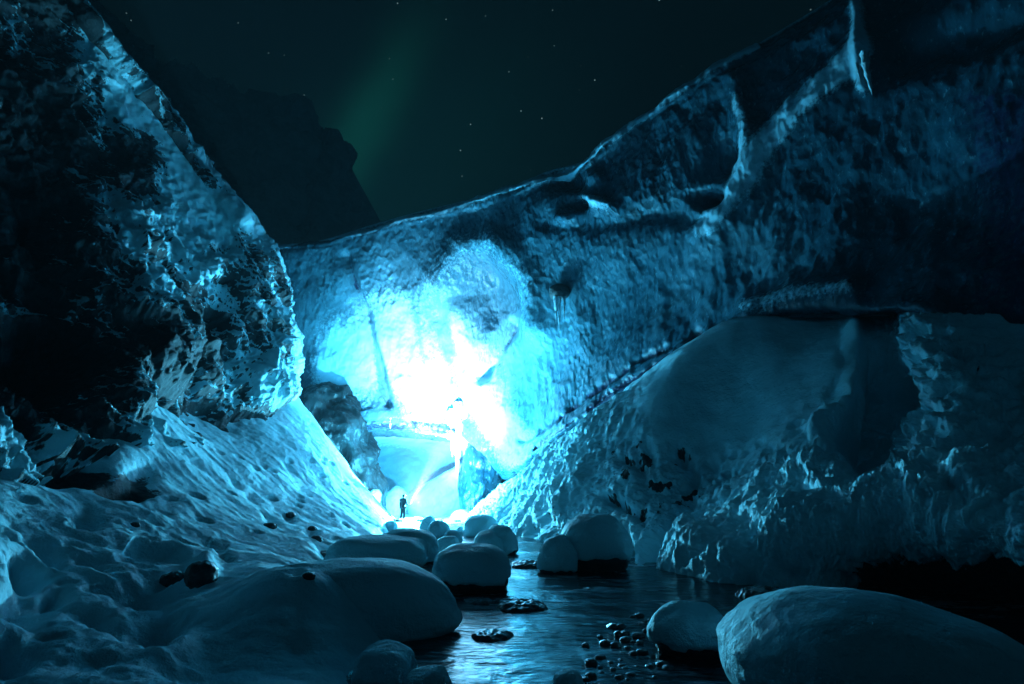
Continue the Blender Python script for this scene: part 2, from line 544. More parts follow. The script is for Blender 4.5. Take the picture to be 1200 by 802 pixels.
# ------------------------------------------------------------------ snow bank on the right
bk = [
    [(530, 622, 36), (540, 612, 37), (548, 605, 38), (556, 598, 39), (566, 590, 40), (578, 580, 41), (590, 570, 44)],
    [(555, 640, 32), (562, 616, 33), (572, 604, 33.5), (582, 592, 34), (592, 580, 34.5), (602, 562, 35.5), (625, 545, 41)],
    [(590, 660, 27), (598, 628, 28), (604, 608, 28.5), (612, 590, 29), (622, 567, 29.8), (638, 532, 31), (665, 512, 37)],
    [(640, 680, 21), (648, 645, 22), (655, 612, 22.6), (663, 580, 23.5), (674, 540, 24.6), (694, 486, 26), (722, 468, 32)],
    [(700, 690, 17.5), (705, 662, 18.5), (716, 625, 19), (729, 575, 20), (746, 518, 21.3), (772, 432, 23.5), (800, 410, 29)],
    [(755, 700, 14.8), (765, 667, 15.4), (783, 640, 16.2), (803, 600, 17.8), (832, 520, 20), (855, 384, 22.8), (870, 378, 28)],
    [(865, 720, 12), (870, 686, 12.5), (882, 640, 12.9), (893, 592, 14), (915, 505, 17.5), (932, 382, 21.5), (940, 380, 27)],
    [(945, 730, 11.4), (948, 694, 11.7), (948, 640, 11.8), (952, 572, 12.6), (968, 500, 16), (985, 383, 20), (985, 381, 26)],
    [(1000, 740, 12.6), (992, 690, 11.9), (994, 640, 11.3), (996, 568, 11.8), (1012, 508, 15.5), (1016, 385, 19.6), (1020, 380, 25)],
    [(1060, 760, 14), (1050, 700, 13), (1044, 640, 11), (1045, 570, 11.1), (1052, 520, 15), (1058, 385, 18.6), (1060, 375, 23)],
    [(1130, 790, 13.5), (1120, 720, 12.5), (1110, 645, 10.2), (1108, 575, 10.1), (1108, 490, 12.6), (1092, 384, 16.2), (1096, 356, 20)],
    [(1210, 820, 12), (1200, 740, 11.2), (1200, 650, 8.9), (1200, 590, 8.9), (1205, 490, 12.0), (1200, 300, 17.0), (1200, 255, 21)],
    [(1420, 900, 9), (1420, 780, 8), (1430, 660, 6.4), (1440, 590, 6.4), (1450, 470, 10.4), (1460, 230, 14), (1470, 130, 18)],
    [(1900, 1000, 5), (1900, 860, 4.6), (1950, 680, 4), (1980, 560, 4), (2000, 420, 4.6), (2050, 200, 6), (2100, 100, 8)],
]
px, py, P = loft(bk, 900, 440)
N = gnormals(P)
smooth_field = sstep(0.25, 0.7, blob(px, py, 880, 440, 150, 95, -20) * 1.25)
right_calm = np.clip(1.2 * blob(px, py, 1215, 345, 100, 80, -20), 0, 1)
db = 0.35 * fbm(P, 0.3, 3, seed=51)
rimy = (1 - smooth_field) * (1 - 0.8 * right_calm)
Pv = P * [1.3, 1.3, 0.55]
db += rimy * (0.24 * fbm(Pv, 1.0, 4, seed=60, mode="billow") + 0.12 * fbm(Pv * [1, 1, .7], 2.6, 4, seed=63, mode="billow") + 0.05 * fbm(P, 6.0, 3, seed=64))
db += 0.02 * fbm(P, 2.0, 3, seed=65)
# folds of the bank near the cave
fold = blob(px, py, 655, 575, 60, 60)
db += fold * 0.5 * fbm(np.stack([P[..., 1] * 0.9 + P[..., 0] * .3, P[..., 2] * 0.15, 0 * P[..., 0]], -1), 0.9, 2, seed=70)
# hollow behind the cornice, trodden line and slump edges
wx_, wy_ = 16 * fbm(P, 0.55, 4, seed=240), 16 * fbm(P, 0.55, 4, seed=243)
db -= 2.0 * near_line(px + wx_, py + wy_, [(1030, 430), (1046, 465), (1020, 512)], 25) * sstep(384, 430, py)
crn = near_line(px + 7 * fbm(P, 1.1, 3, seed=79), py, [(1000, 388), (1006, 430), (988, 485), (960, 512)], 10)
db += 0.55 * crn
db += 0.22 * near_line(px, py, [(1075, 375), (1085, 420), (1075, 480), (1050, 540)], 16)
w, c = worley(P * [1, 1, 1.2], 1.5, 22)
track = near_line(px, py, [(815, 585), (860, 552), (920, 528), (985, 500)], 24)
db -= track * 0.40 * sstep(0.5, 0.1, w)
ragged = np.clip(blob(px, py, 1130, 480, 95, 75) + 0.8 * near_line(px, py, [(1080, 365), (1095, 430), (1110, 480)], 28), 0, 1)
db -= ragged * 0.6 * sstep(0.6, 0.15, w) * (c > 0.3)
edge = near_line(px, py, [(1070, 372), (1082, 430), (1072, 500), (1050, 545)], 22)
db += edge * (0.45 * fbm(P, 0.9, 4, seed=78) + 0.28 * fbm(P, 2.6, 4, seed=83, mode="billow")) - 0.25 * edge * sstep(0.5, 0.1, w)
db += ragged * 0.3 * fbm(P, 1.3, 4, seed=77, mode="ridge")
holes = [(735, 540, 18, 6, 20, .8), (752, 545, 8, 16, -20, .9), (762, 533, 6, 15, -15, .9), (800, 535, 6, 12, -10, .9), (812, 555, 6, 14, 0, .9), (833, 543, 8, 8, 0, .7),
         (715, 585, 16, 5, 20, .9), (735, 598, 16, 6, 25, 1.0), (752, 607, 8, 8, 30, 1.0), (640, 605, 8, 16, 0, 1.1), (622, 622, 8, 10, 0, .9), (735, 640, 8, 16, -25, 1.2),
         (725, 655, 12, 8, 0, .9), (878, 677, 8, 8, 0, .8), (890, 655, 6, 12, 0, .5), (925, 668, 24, 5, 35, .8), (940, 568, 14, 7, 0, .5), (975, 576, 10, 6, -25, .5),
         (827, 615, 6, 5, 30, .3), (838, 620, 6, 4, 30, .3), (1130, 520, 26, 10, 0, .5), (1105, 555, 20, 8, 20, .5)]
bm_ = 0.98 + 0.35 * fbm(P * [1, 1, .6], 0.9, 3, seed=80) * rimy
for hx, hy, hrx, hry, an, am in holes:
    b_ = blob(px, py, hx, hy, hrx, hry, an)
    db -= 0.45 * am * b_
    bm_ -= 0.34 * am * b_
db += 0.5 * near_line(px, py, [(800, 608), (835, 590), (900, 562), (960, 540)], 9) * 0.5
db += 0.55 * blob(px, py, 830, 645, 60, 28, 15) + 0.4 * blob(px, py, 930, 610, 60, 30, 5)
db -= 0.6 * near_line(px, py, [(760, 655), (790, 625), (812, 590)], 8)
rockface = blob(px, py, 770, 560, 85, 45, 20)
bm_ -= 0.15 * rockface + 0.75 * rockface * sstep(0.0, 0.28, fbm(P * [1.5, 1.5, 0.55], 1.2, 4, seed=86))
bm_ -= 0.5 * blob(px, py, 650, 618, 45, 22) * sstep(-0.05, 0.25, fbm(P * [1.5, 1.5, 0.6], 1.0, 4, seed=88))
bm_ -= 0.0 * rockface + 0.22 * ragged
bm_ -= 1.4 * sstep(640, 690, py) * sstep(985, 1040, px)  # shade in the cavity under the ledge, painted dark as bare rock
P = P + N * db[..., None]
N2 = gnormals(P)
bm_ += 0.25 * np.clip(N2[..., 2], -1, 0.5) * rimy
bank = tag(grid_mesh("snow_bank", P, M_BANK, attrs={"snow": bm_}), "high rime crusted snow bank rising from the stream to the ice", "snow bank", kind="structure")

# ------------------------------------------------------------------ glacier ice arch
arch = empty("ice_arch", (-7, 43, 0))
tag(arch, "huge blue glacier wall arching over the lit cave mouth", "ice arch")


def icecol(rim, pts, back):
    (rx_, ry_, rY) = rim
    # back foot, back top, top just behind the rim, rim, face rows..., underside
    return [(rx_, ry_ + 260, rY * 2.3), (rx_, ry_ + 130, rY * 2.2), (rx_ - 1, ry_ + 6, rY * 1.10), (rx_, ry_, rY), (rx_ + .3, ry_ + 3.5, rY * 0.982)] + pts + back


ice = [
    icecol((255, 300, 44), [(258, 320, 43.5), (270, 370, 44), (285, 430, 44.5), (300, 480, 45), (310, 540, 45), (315, 600, 45)], [(316, 620, 46), (318, 640, 48)]),
    icecol((320, 293, 43), [(322, 312, 42.4), (328, 360, 43), (338, 415, 43.7), (346, 460, 44), (350, 530, 44), (352, 590, 44)], [(352, 605, 45), (352, 620, 47)]),
    icecol((372, 288, 42), [(374, 306, 41.4), (376, 345, 42), (378, 395, 43), (380, 440, 43.6), (382, 475, 43.6), (384, 505, 43.2)], [(390, 514, 44), (402, 524, 48)]),
    icecol((440, 268, 40.8), [(441, 284, 40.2), (440, 325, 41), (440, 380, 42.6), (441, 435, 43.6), (441, 470, 43.6), (442, 490, 43)], [(444, 499, 43.6), (446, 508, 49)]),
    icecol((490, 254, 39.6), [(491, 268, 39), (496, 310, 39.8), (500, 375, 41.6), (496, 435, 43.2), (494, 470, 43.4), (492, 493, 43)], [(492, 502, 43.6), (492, 509, 49)]),
    icecol((540, 242, 38.2), [(541, 256, 37.6), (548, 300, 38), (550, 370, 39.8), (544, 435, 41.8), (536, 475, 42.6), (532, 500, 42.4)], [(532, 509, 43), (532, 517, 49)]),
    icecol((590, 230, 36.8), [(591, 244, 36.2), (596, 290, 36.4), (598, 360, 37.8), (592, 430, 39.4), (576, 488, 40.6), (560, 520, 41)], [(562, 530, 42), (566, 542, 48)]),
    icecol((640, 207, 35), [(641, 220, 34.4), (646, 270, 34.4), (648, 345, 35.4), (640, 420, 36.6), (622, 490, 37.6), (596, 545, 38.4)], [(598, 556, 40), (600, 570, 46)]),
    icecol((694, 190, 32.8), [(695, 202, 32.2), (698, 250, 32), (704, 320, 32.4), (700, 395, 33), (682, 455, 33.4), (655, 505, 33.8)], [(660, 520, 36), (665, 535, 42)]),
    icecol((745, 147, 30.6), [(746, 162, 30), (752, 220, 29.6), (765, 295, 29.4), (768, 360, 29.4), (752, 415, 29.6), (735, 452, 30)], [(745, 470, 32), (752, 490, 38)]),
    icecol((810, 107, 28), [(812, 124, 27.4), (820, 185, 26.8), (835, 260, 26.2), (845, 325, 25.8), (838, 372, 25.8), (822, 398, 26)], [(835, 410, 28), (842, 425, 34)]),
    icecol((890, 56, 25.4), [(893, 76, 24.8), (905, 145, 24), (920, 225, 23.2), (930, 295, 22.6), (928, 340, 22.4), (922, 364, 22.4)], [(922, 371, 24), (922, 378, 31)]),
    icecol((985, -2, 22.6), [(990, 22, 22), (1000, 100, 21.2), (1010, 190, 20.4), (1018, 270, 19.8), (1015, 335, 19.5), (1006, 364, 19.5)], [(1004, 370, 21), (1002, 378, 28)]),
    icecol((1090, -75, 20), [(1095, -50, 19.4), (1105, 40, 18.4), (1112, 150, 17.6), (1112, 250, 17), (1100, 325, 16.8), (1078, 366, 17)], [(1075, 374, 19), (1070, 384, 25)]),
    icecol((1220, -175, 17), [(1226, -140, 16.4), (1240, -30, 15.6), (1245, 100, 15), (1245, 225, 14.6), (1235, 330, 14.4), (1215, 420, 14.6)], [(1215, 440, 16), (1215, 470, 20)]),
    icecol((1500, -360, 12.6), [(1510, -310, 12.2), (1530, -150, 11.6), (1545, 50, 11.2), (1550, 200, 11), (1540, 350, 11), (1520, 480, 11)], [(1520, 520, 12), (1520, 560, 15)]),
]
px, py, P = loft(ice, 760, 520)
N = gnormals(P)
vis = sstep(0.2, 0.26, np.linspace(0, 1, P.shape[1]))[None, :] * np.ones(P.shape[:2])
di = 0.8 * fbm(P, 0.12, 3, seed=90) + 0.34 * fbm(P * [1, 1, .8], 0.4, 4, seed=93) + 0.10 * fbm(P * [1, 1, .6], 1.1, 3, seed=94, mode="ridge")
w, c = worley(P * [1.1, 1.1, 0.7] + 0.35 * np.stack([fbm(P, 0.9, 2), fbm(P, 0.9, 2, seed=5), fbm(P, .9, 2, seed=8)], -1), 1.7, 33)
scal = 0.06 + 1.3 * blob(px, py, 750, 205, 190, 70, -28) + 0.6 * blob(px, py, 430, 330, 110, 50, -10) + 0.5 * blob(px, py, 680, 430, 60, 90)
scal *= 1 - 0.8 * blob(px, py, 1100, 60, 140, 90) * 1.0
scal *= 0.55 + 1.1 * sstep(-0.25, 0.35, fbm(P, 0.22, 3, seed=97))
di += 0.10 * scal * (w - 0.5)
di += 0.04 * fbm(P, 2.6, 3, seed=95)
L = lambda pts, wd: near_line(px, py, pts, wd)
B = lambda *a: blob(px, py, *a)
# hollow under the bright collar and the collar itself
di -= 2.0 * B(575, 352, 38, 52, -15)
di += 1.2 * L([(520, 330), (545, 292), (580, 288), (615, 325), (632, 385)], 22)
di -= 1.2 * L([(590, 385), (578, 410), (570, 440)], 8)
# long crack down the face
di -= 0.6 * L([(405, 300), (416, 335), (432, 375), (445, 420), (456, 475)], 5)
di += 0.8 * B(480, 420, 45, 75) + 0.6 * B(405, 430, 35, 60)
di += 0.8 * L([(540, 370), (560, 420), (585, 480)], 22)
di -= 0.4 * L([(520, 375), (530, 410), (540, 430)], 14)
# curved lip above the icicles
di += 0.16 * L([(470, 447), (510, 444), (545, 458), (552, 470)], 6)
# ledges and hollows high on the right
di += 0.48 * L([(1012, 60), (985, 90), (930, 130), (895, 170), (870, 215), (830, 265)], 22)
di += 0.3 * L([(865, 100), (872, 150), (860, 190)], 12)
di -= 1.3 * B(845, 180, 19, 28, 25)
di -= 2.2 * B(826, 231, 15, 9) + 1.6 * B(680, 240, 12, 6) + 1.1 * B(668, 212, 22, 12)
di += 0.7 * B(702, 240, 22, 7, 15) + 0.6 * B(663, 258, 14, 6) + 0.6 * B(695, 210, 14, 12)
di -= 0.35 * L([(640, 262), (700, 266), (770, 252), (825, 258)], 12)
di += 0.35 * L([(705, 182), (760, 150), (840, 105), (950, 45), (1000, 15)], 14)
di -= 0.6 * L([(1060, 60), (1130, 45), (1200, 20)], 26)
di += 0.3 * L([(1005, 0), (1010, 60), (1014, 105)], 8)
di += 0.22 * L([(320, 295), (440, 270), (480, 258), (580, 235), (640, 209), (694, 192), (745, 149), (810, 109), (890, 58)], 4.0)
di += 0.4 * L([(1000, 340), (930, 345), (880, 360)], 18)
di -= 0.8 * B(1100, 230, 90, 70)
# layered dirty bands low on the right of the alcove
band = np.zeros(px.shape)
for k in range(2):
    o = k * 17
    band = np.maximum(band, L([(612 - o * .2, 532 - o), (660, 500 - o), (700, 470 - o), (760, 432 - o), (815, 400 - o * .7)], 4.0) * (1 - 0.15 * k))
band *= sstep(-0.35, 0.25, fbm(P, 0.7, 3, seed=201))
di -= 0.4 * band + 0.15 * L([(625, 510), (700, 450), (800, 390)], 22)
P = P + N * (di * vis)[..., None]
dirt_dark = 1.05 * band * sstep(600, 650, px) + 0.35 * L([(620, 530), (700, 475), (810, 402)], 12) + (0.58 * L([(405, 300), (416, 335), (432, 375), (445, 420), (456, 475)], 4) + 0.35 * L([(516, 378), (528, 415), (546, 462)], 4)) * (0.75 + 0.9 * fbm(P, 0.8, 3, seed=250))
dirt_dark += 0.6 * sstep(1000, 1180, px) * sstep(60, 120, py) + 0.6 * L([(384, 506), (440, 497), (500, 498), (540, 508)], 6) + 0.45 * L([(590, 385), (575, 420)], 5)  # plain darker tone along the lip, a crease and the far right
dirt_dark += 0.25 * B(760, 210, 160, 40, -25)  # darker tone over the scalloped zone
frost_light = 1.0 * L([(1012, 60), (985, 90), (930, 130), (895, 170), (870, 215), (830, 265)], 16) + 0.7 * L([(1005, 0), (1010, 60), (1014, 105)], 10)
frost_light += 0.42 * L([(515, 330), (545, 290), (580, 288), (615, 325), (632, 385)], 24) + 0.6 * L([(863, 120), (872, 150), (858, 190)], 9)  # collar brightness painted pale, then frost on a ledge
frost_light += 0.8 * B(702, 240, 24, 8, 15) + 0.5 * L([(1000, 342), (930, 348), (880, 362)], 14) + 1.3 * L([(320, 295), (440, 270), (480, 258), (580, 235), (640, 209), (694, 192), (745, 149), (810, 109), (890, 58)], 2.6)  # ledge frost, and the bright rim line put into the colour
frost_light += 1.0 * L([(460, 372), (480, 425), (505, 470)], 36) + 1.05 * B(402, 432, 36, 60) + 0.95 * L([(540, 385), (566, 440), (600, 525)], 26)  # torch-lit patches of the face painted in as pale tone
stk = fbm(np.stack([P[..., 0] * 1.1 + 0.25 * P[..., 2], P[..., 1] * 0.3, P[..., 2] * 0.10], -1), 0.8, 4, seed=230)
frost_light *= 1 + 0.9 * stk * B(490, 420, 140, 110)
frost_light -= 0.8 * L([(436, 370), (447, 420), (456, 480)], 5) + 0.5 * L([(520, 375), (530, 415)], 9) + 0.55 * B(573, 358, 28, 40, -15)
bub_falloff = 0.34 * B(480, 410, 150, 130) + 0.22 * B(620, 400, 80, 110) + 0.03  # bubbly ice by the alcove; light falloff to the right put into colour
bub_falloff -= 0.1 * B(573, 358, 30, 42, -15)
bub_falloff += 0.15 * B(850, 250, 160, 120) - 0.35 * sstep(880, 1120, px)
grid_mesh("ice_face", P, M_ICE, arch, attrs={"bubbly_falloff": bub_falloff, "dirt_dark": dirt_dark * vis, "frost_light": frost_light * vis + 0.7 * (1 - vis), "scallop": 0.25 + scal})
for ch in arch.children:
    ch.matrix_parent_inverse = arch.matrix_basis.inverted()


def keep(o, parent):
    """parent a world-space mesh without moving it"""
    o.parent = parent
    o.matrix_parent_inverse = parent.matrix_basis.inverted()
    return o


# chamber behind the arch: a half dome closed at the back
nt, nph = 200, 150
th, ph = np.meshgrid(np.linspace(-0.25, math.pi + 0.25, nt), np.linspace(-0.12, math.pi / 2, nph), indexing='ij')
cx0, cy0 = -7.0, 44.0
P = np.stack([cx0 + 10.5 * np.cos(th) * np.cos(ph), cy0 + 13.5 * np.sin(th) * np.cos(ph), 8.6 * np.sin(ph) - 0.1], -1)
d = 1.0 * fbm(P, 0.16, 3, seed=101) + 0.35 * fbm(P, 0.5, 3, seed=104)
cvec = np.array([cx0, cy0, 1.0]) - P
cvec /= np.linalg.norm(cvec, axis=-1)[..., None]
P = P + cvec * d[..., None]
dx_, dy_, dz_ = P[..., 0], P[..., 1], P[..., 2] - CAMZ
kk = 1.0 / (CP * dy_ + SP * dz_)
cpx, cpy = 600 + F * dx_ * kk, 401 - F * (CP * dz_ - SP * dy_) * kk
cres = near_line(cpx, cpy, [(405, 512), (450, 506), (500, 512), (540, 535), (560, 560)], 17)  # lit crescent of the ceiling, painted pale
keep(grid_mesh("cave_chamber", P, M_CHAMBER, attrs={"dirt_dark": 0 * cpx, "frost_light": 1.1 * cres, "scallop": 0 * cpx + .5, "bubbly_falloff": 0.25 + 0.5 * sstep(430, 530, cpx)}), arch)  # shade on the chamber's left side is put into the colour too


def lump(name, mat, c, r, seed=0, amp=0.12, freq=1.0, parent=None, sq=2.4, lvl=5, rot=(0, 0, 0), taper=0.0, mode="n", octv=4):
    """a superellipsoid worn by noise, built round its own base point"""
    bm = bmesh.new()
    bmesh.ops.create_icosphere(bm, subdivisions=lvl, radius=1)
    V = np.array([v.co[:] for v in bm.verts])
    k = (np.abs(V) ** sq).sum(1) ** (-1 / sq)
    V = V * k[:, None]
    if taper:
        V[:, :2] *= (1 - taper * V[:, 2:3])
    V = V * np.array(r)
    nrm = V / (np.array(r) ** 2)
    nrm /= np.linalg.norm(nrm, axis=1)[:, None]
    V = V + nrm * (amp * fbm(V + seed * 3.7, freq, octv, seed=seed, mode=mode))[:, None]
    R = np.array(Matrix.Rotation(rot[2], 3, 'Z') @ Matrix.Rotation(rot[1], 3, 'Y') @ Matrix.Rotation(rot[0], 3, 'X'))
    V = V @ R.T
    for v, co in zip(bm.verts, V):
        v.co = co
    me = bpy.data.meshes.new(name)
    bm.to_mesh(me)
    bm.free()
    o = link(name, me, mat)
    o.location = c
    if parent:
        keep(o, parent)
    return o


def Wt(px_, py_, Y_):
    return Vector(W(px_, py_, Y_))


# left dirty leg and right clear leg of the arch
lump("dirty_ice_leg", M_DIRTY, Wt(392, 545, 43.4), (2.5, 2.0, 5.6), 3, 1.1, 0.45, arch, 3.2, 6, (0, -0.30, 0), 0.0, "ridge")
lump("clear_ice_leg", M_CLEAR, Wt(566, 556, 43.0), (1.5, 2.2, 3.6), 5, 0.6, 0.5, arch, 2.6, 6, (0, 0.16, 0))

# ------------------------------------------------------------------ cave floor (structure)
fx, fy = np.meshgrid(np.linspace(-15, 4, 160), np.linspace(30.5, 60, 160), indexing='ij')
fP = np.stack([fx, fy, 0 * fx], -1)
fP[..., 2] = -0.25 + 0.42 * sstep(31, 35.5, fy + 1.2 * fbm(fP, 0.3, 2, seed=2) - 0.5 * np.clip(fx + 4, 0, 5)) + 0.16 * fbm(fP, 0.6, 4, seed=7) + 0.05 * fbm(fP, 2.5, 3, seed=3)
tag(grid_mesh("cave_floor", fP, M_SLOPE, attrs={"snow": 0.62 + 0.5 * fbm(fP, .8, 3, seed=4)}), "stony snow patched floor at the cave mouth", "cave floor", kind="structure")

# ------------------------------------------------------------------ far mountain (structure)
mt = []
for (mx, my, mY) in [(-80, -120, 120), (30, -60, 125), (110, 10, 130), (165, 70, 135), (210, 98, 140), (255, 116, 142), (345, 124, 145), (372, 163, 150), (395, 174, 152), (404, 212, 155), (430, 262, 160), (460, 310, 170), (500, 360, 190), (560, 420, 210)]:
    h = 420 - my
    mY *= 0.55
    mt.append([(mx + 70, my + 120, mY * 1.6), (mx + 6, my + 4, mY * 1.15), (mx, my, mY), (mx - 6, my + .12 * h, mY * .97), (mx - 20, my + .35 * h, mY * .92), (mx - 40, my + .7 * h, mY * .86), (mx - 60, my + h + 90, mY * .8)])
px, py, P = loft(mt, 320, 220)
N = gnormals(P)
strat = fbm(np.stack([P[..., 0] * .02, P[..., 1] * .02, P[..., 2] * 0.3 + 0.04 * P[..., 0]], -1), 1.0, 3, seed=120)
dm = -3.2 + 3.5 * fbm(P, 0.06, 4, seed=121, mode="ridge") + 1.6 * fbm(P, 0.28, 4, seed=123, mode="ridge") + 2.2 * worley(P * [1, 1, 1.8], 0.16, 41)[1] + 2.6 * strat + 1.2 * fbm(P, 0.25, 4, seed=125)
P = P + N * (dm * sstep(0.1, 0.3, np.linspace(0, 1, 220))[None, :])[..., None]
tag(grid_mesh("mountain", P, M_MOUNT), "dark banded mountain ridge rising behind the cliff", "mountain", kind="structure")

# ------------------------------------------------------------------ boulders
bvh_cache = {}


def cast(o, px_, py_):
    """point of a terrain sheet under a photo pixel"""
    if o.name not in bvh_cache:
        me = o.data
        bvh_cache[o.name] = BVHTree.FromPolygons([v.co for v in me.vertices], [p.vertices for p in me.polygons])
    a = Vector((0, 0, CAMZ))
    d_ = (Wt(px_, py_, 10.0) - a).normalized()
    return bvh_cache[o.name].ray_cast(a, d_)[0]


def boulder(name, label, left, right, top, bottom, seed, group=None, z=0.0, sq=2.5, depth=1.0, cap=0.22, tilt=0.0, taper=0.12, lvl=5, Y=None, cat="boulder", amp=0.10, rz=0.0):
    """snow covered stone: rock below, a cap of snow above that tucks in at its lower rim"""
    Yb = ground_Y(bottom, z) if Y is None else Y
    wd = (right - left) * pxscale(bottom, Yb)
    hw = wd / 2
    Yc = Yb + hw * depth * 0.75
    ztop = float(W(0, top, Yc)[2])
    h = max(ztop - z, 0.12)
    cxp = (left + right) / 2
    X = float(W(cxp, (top + bottom) / 2, Yc)[0])
    hz = h * 0.62
    root = empty(name, (X, Yc, z))
    tag(root, label, cat, group)
    hw *= 1.02
    for part, mat, k in (("rock", M_ROCK, 0.90), ("snow_cap", M_CAP, 1.0)):
        bm = bmesh.new()
        bmesh.ops.create_icosphere(bm, subdivisions=lvl, radius=1)
        V = np.array([v.co[:] for v in bm.verts])
        bm_n = V.copy()
        r_ = (np.abs(V) ** sq).sum(1) ** (-1 / sq)
        V = V * r_[:, None]
        V[:, :2] *= 1 - taper * V[:, 2:3]
        big = fbm(bm_n * 0.9 + seed * 5.1, 1.0, 2, seed=seed)
        V = V * (1 + amp * 1.8 * big)[:, None]
        if part == "rock":
            V = V * (k + 0.05 * fbm(bm_n, 2.2, 4, seed=seed + 3, mode="ridge"))[:, None]
        else:
            rim = -0.55 + 2 * (cap - 0.2) + 0.34 * fbm(bm_n, 1.5, 5, seed=seed + 9)
            tuck = sstep(rim + 0.10, rim - 0.10, bm_n[:, 2])
            V = V * (1.0 + 0.035 * fbm(bm_n, 2.4, 3, seed=seed + 5) + 0.012 * fbm(bm_n, 7, 3, seed=seed) - 0.17 * tuck + 0.03 * fbm(bm_n, 2.6, 3, seed=seed + 2))[:, None]
        V = V * [hw, hw * depth, hz]
        V[:, 2] += V[:, 0] * tilt
        c_, s_ = math.cos(rz), math.sin(rz)
        V[:, :2] = V[:, :2] @ np.array([[c_, s_], [-s_, c_]])
        V[:, 2] += h - hz
        for v, co in zip(bm.verts, V):
            v.co = co
        me = bpy.data.meshes.new(part)
        bm.to_mesh(me)
        bm.free()
        link(part, me, mat, root)
    return root


G1 = "snow capped boulders in the stream"
boulder("snowy_boulder", "largest snow domed boulder in the near right corner of the stream", 818, 1225, 692, 880, 1, G1, sq=2.3, depth=0.9, tilt=-0.10, lvl=6, cap=0.05, amp=0.05)
boulder("snowy_boulder", "round snow capped boulder beside the wet pebbles", 760, 858, 706, 772, 2, G1, sq=2.2, depth=0.9, taper=0.0, cap=0.3)
boulder("snowy_boulder", "large smooth snowy boulder alone in midstream", 504, 602, 638, 695, 3, G1, sq=2.7, depth=1.0, cap=0.32, taper=.08)
boulder("snowy_boulder", "tall leaning snowy boulder against the foot of the right bank", 652, 740, 600, 670, 4, G1, sq=2.3, tilt=0.0, taper=.15, cap=0.32)
boulder("snowy_boulder", "small snowy boulder touching the left side of the tall leaning one", 630, 676, 628, 672, 5, G1, sq=2.4)
boulder("snowy_boulder", "long flat topped snowy boulder at the foot of the left slope", 384, 502, 626, 668, 6, G1, sq=3.0, depth=0.8, taper=.05, cap=0.1)
boulder("snowy_boulder", "rounded snowy boulder just behind the long flat topped one", 448, 514, 619, 662, 7, G1, sq=2.8, depth=1.1, taper=.05)
boulder("snow_draped_boulder", "broad snow draped boulder jutting from the left slope into the stream", 280, 546, 657, 752, 8, None, sq=2.6, depth=0.6, tilt=0.0, taper=0.1, lvl=6, cap=0.14, rz=0.1)
boulder("snowy_boulder", "snowy boulder with a steep left face in the pair upstream of midstream", 567, 606, 616, 650, 9, G1)
boulder("snowy_boulder", "lower rounder boulder leaning on the left of the upstream pair", 555, 591, 622, 651, 10, G1)
small = [
    (501, 528, 610, 633, "snow topped stone right of the person's rock, with a bare grey front"),
    (492, 512, 605, 623, "white topped stone closest to the person's right side"),
    (511, 538, 628, 648, "dark fronted snowy stone touching the rounded boulder"),
    (519, 542, 621, 637, "small snowy stone behind the dark fronted stone"),
    (544, 584, 603, 629, "wide snow covered stone at the foot of the brightest bank"),
    (534, 547, 617, 627, "tiny snow covered stone left of the wide one"),
    (528, 556, 597, 612, "bright snowy stone beneath the clear ice leg"),
    (450, 466, 610, 623, "snowy stone at the tip of the left slope"),
    (596, 622, 606, 626, "rime crusted stone half buried in the right bank foot"),
]
for k, (a, b, c, d_, lab) in enumerate(small):
    boulder("snowy_stone", lab, a, b, c, d_, 20 + k, "snow topped stones near the cave mouth", lvl=4, cap=0.12, cat="stone")
boulder("snowy_stone", "angular snow topped rock in the near left shallows", 417, 486, 756, 803, 40, None, cat="stone", sq=3.4, amp=0.16, cap=0.2, lvl=5)
boulder("snowy_stone", "domed snowy rock cut by the lower picture edge", 473, 530, 782, 830, 41, None, cat="stone", cap=0.1)
boulder("snowy_stone", "small dark humped rock at the lower picture edge in midstream", 648, 684, 785, 812, 42, None, cat="stone", cap=0.42)


def stone(name, label, cx, py_, wpx, hpx, seed, mat, group=None, z=-0.02, cat="stone", Y=None, lvl=3, amp=0.25, flat=1.0, loc=None):
    if loc is None:
        Yc = ground_Y(py_, 0) if Y is None else Y
        loc = (float(W(cx, py_, Yc)[0]), Yc, z)
    s = pxscale(py_, loc[1])
    o = lump(name, mat, loc, (wpx * s / 2, wpx * s / 2 * flat, hpx * s / 2), seed, amp * wpx * s / 2, 1.6 / (wpx * s / 2), None, 2.4, lvl, (0, 0, seed * 1.3), mode="ridge")
    tag(o, label, cat, group)
    return o


# water worn rocks barely breaking the surface
for k, (x, y, w_, h_, lab) in enumerate([
    (612, 712, 52, 16, "long dark wet rock breaking the current below the midstream boulder"),
    (578, 746, 44, 16, "flat dark rock in the brightest water"),
    (600, 706, 30, 10, "thin wet ledge behind the long dark rock"),
    (620, 664, 40, 14, "low dark rock upstream left of the paired boulders"),
    (560, 705, 34, 9, "dark shelf at the foot of the midstream boulder"),
    (545, 640, 16, 8, "small bare rock between the upstream boulders"),
    (690, 690, 14, 6, "glinting wet rock tip in the open stream"),
    (860, 678, 30, 10, "dark rock under the edge of the rime crusted bank"),
    (900, 700, 60, 20, "dark rock behind the largest boulder")]):
    stone("wet_rock", lab, x, y, w_, h_ * .8, 60 + k, M_WET, "wet rocks in the stream", lvl=5, amp=0.22, z=-0.04)

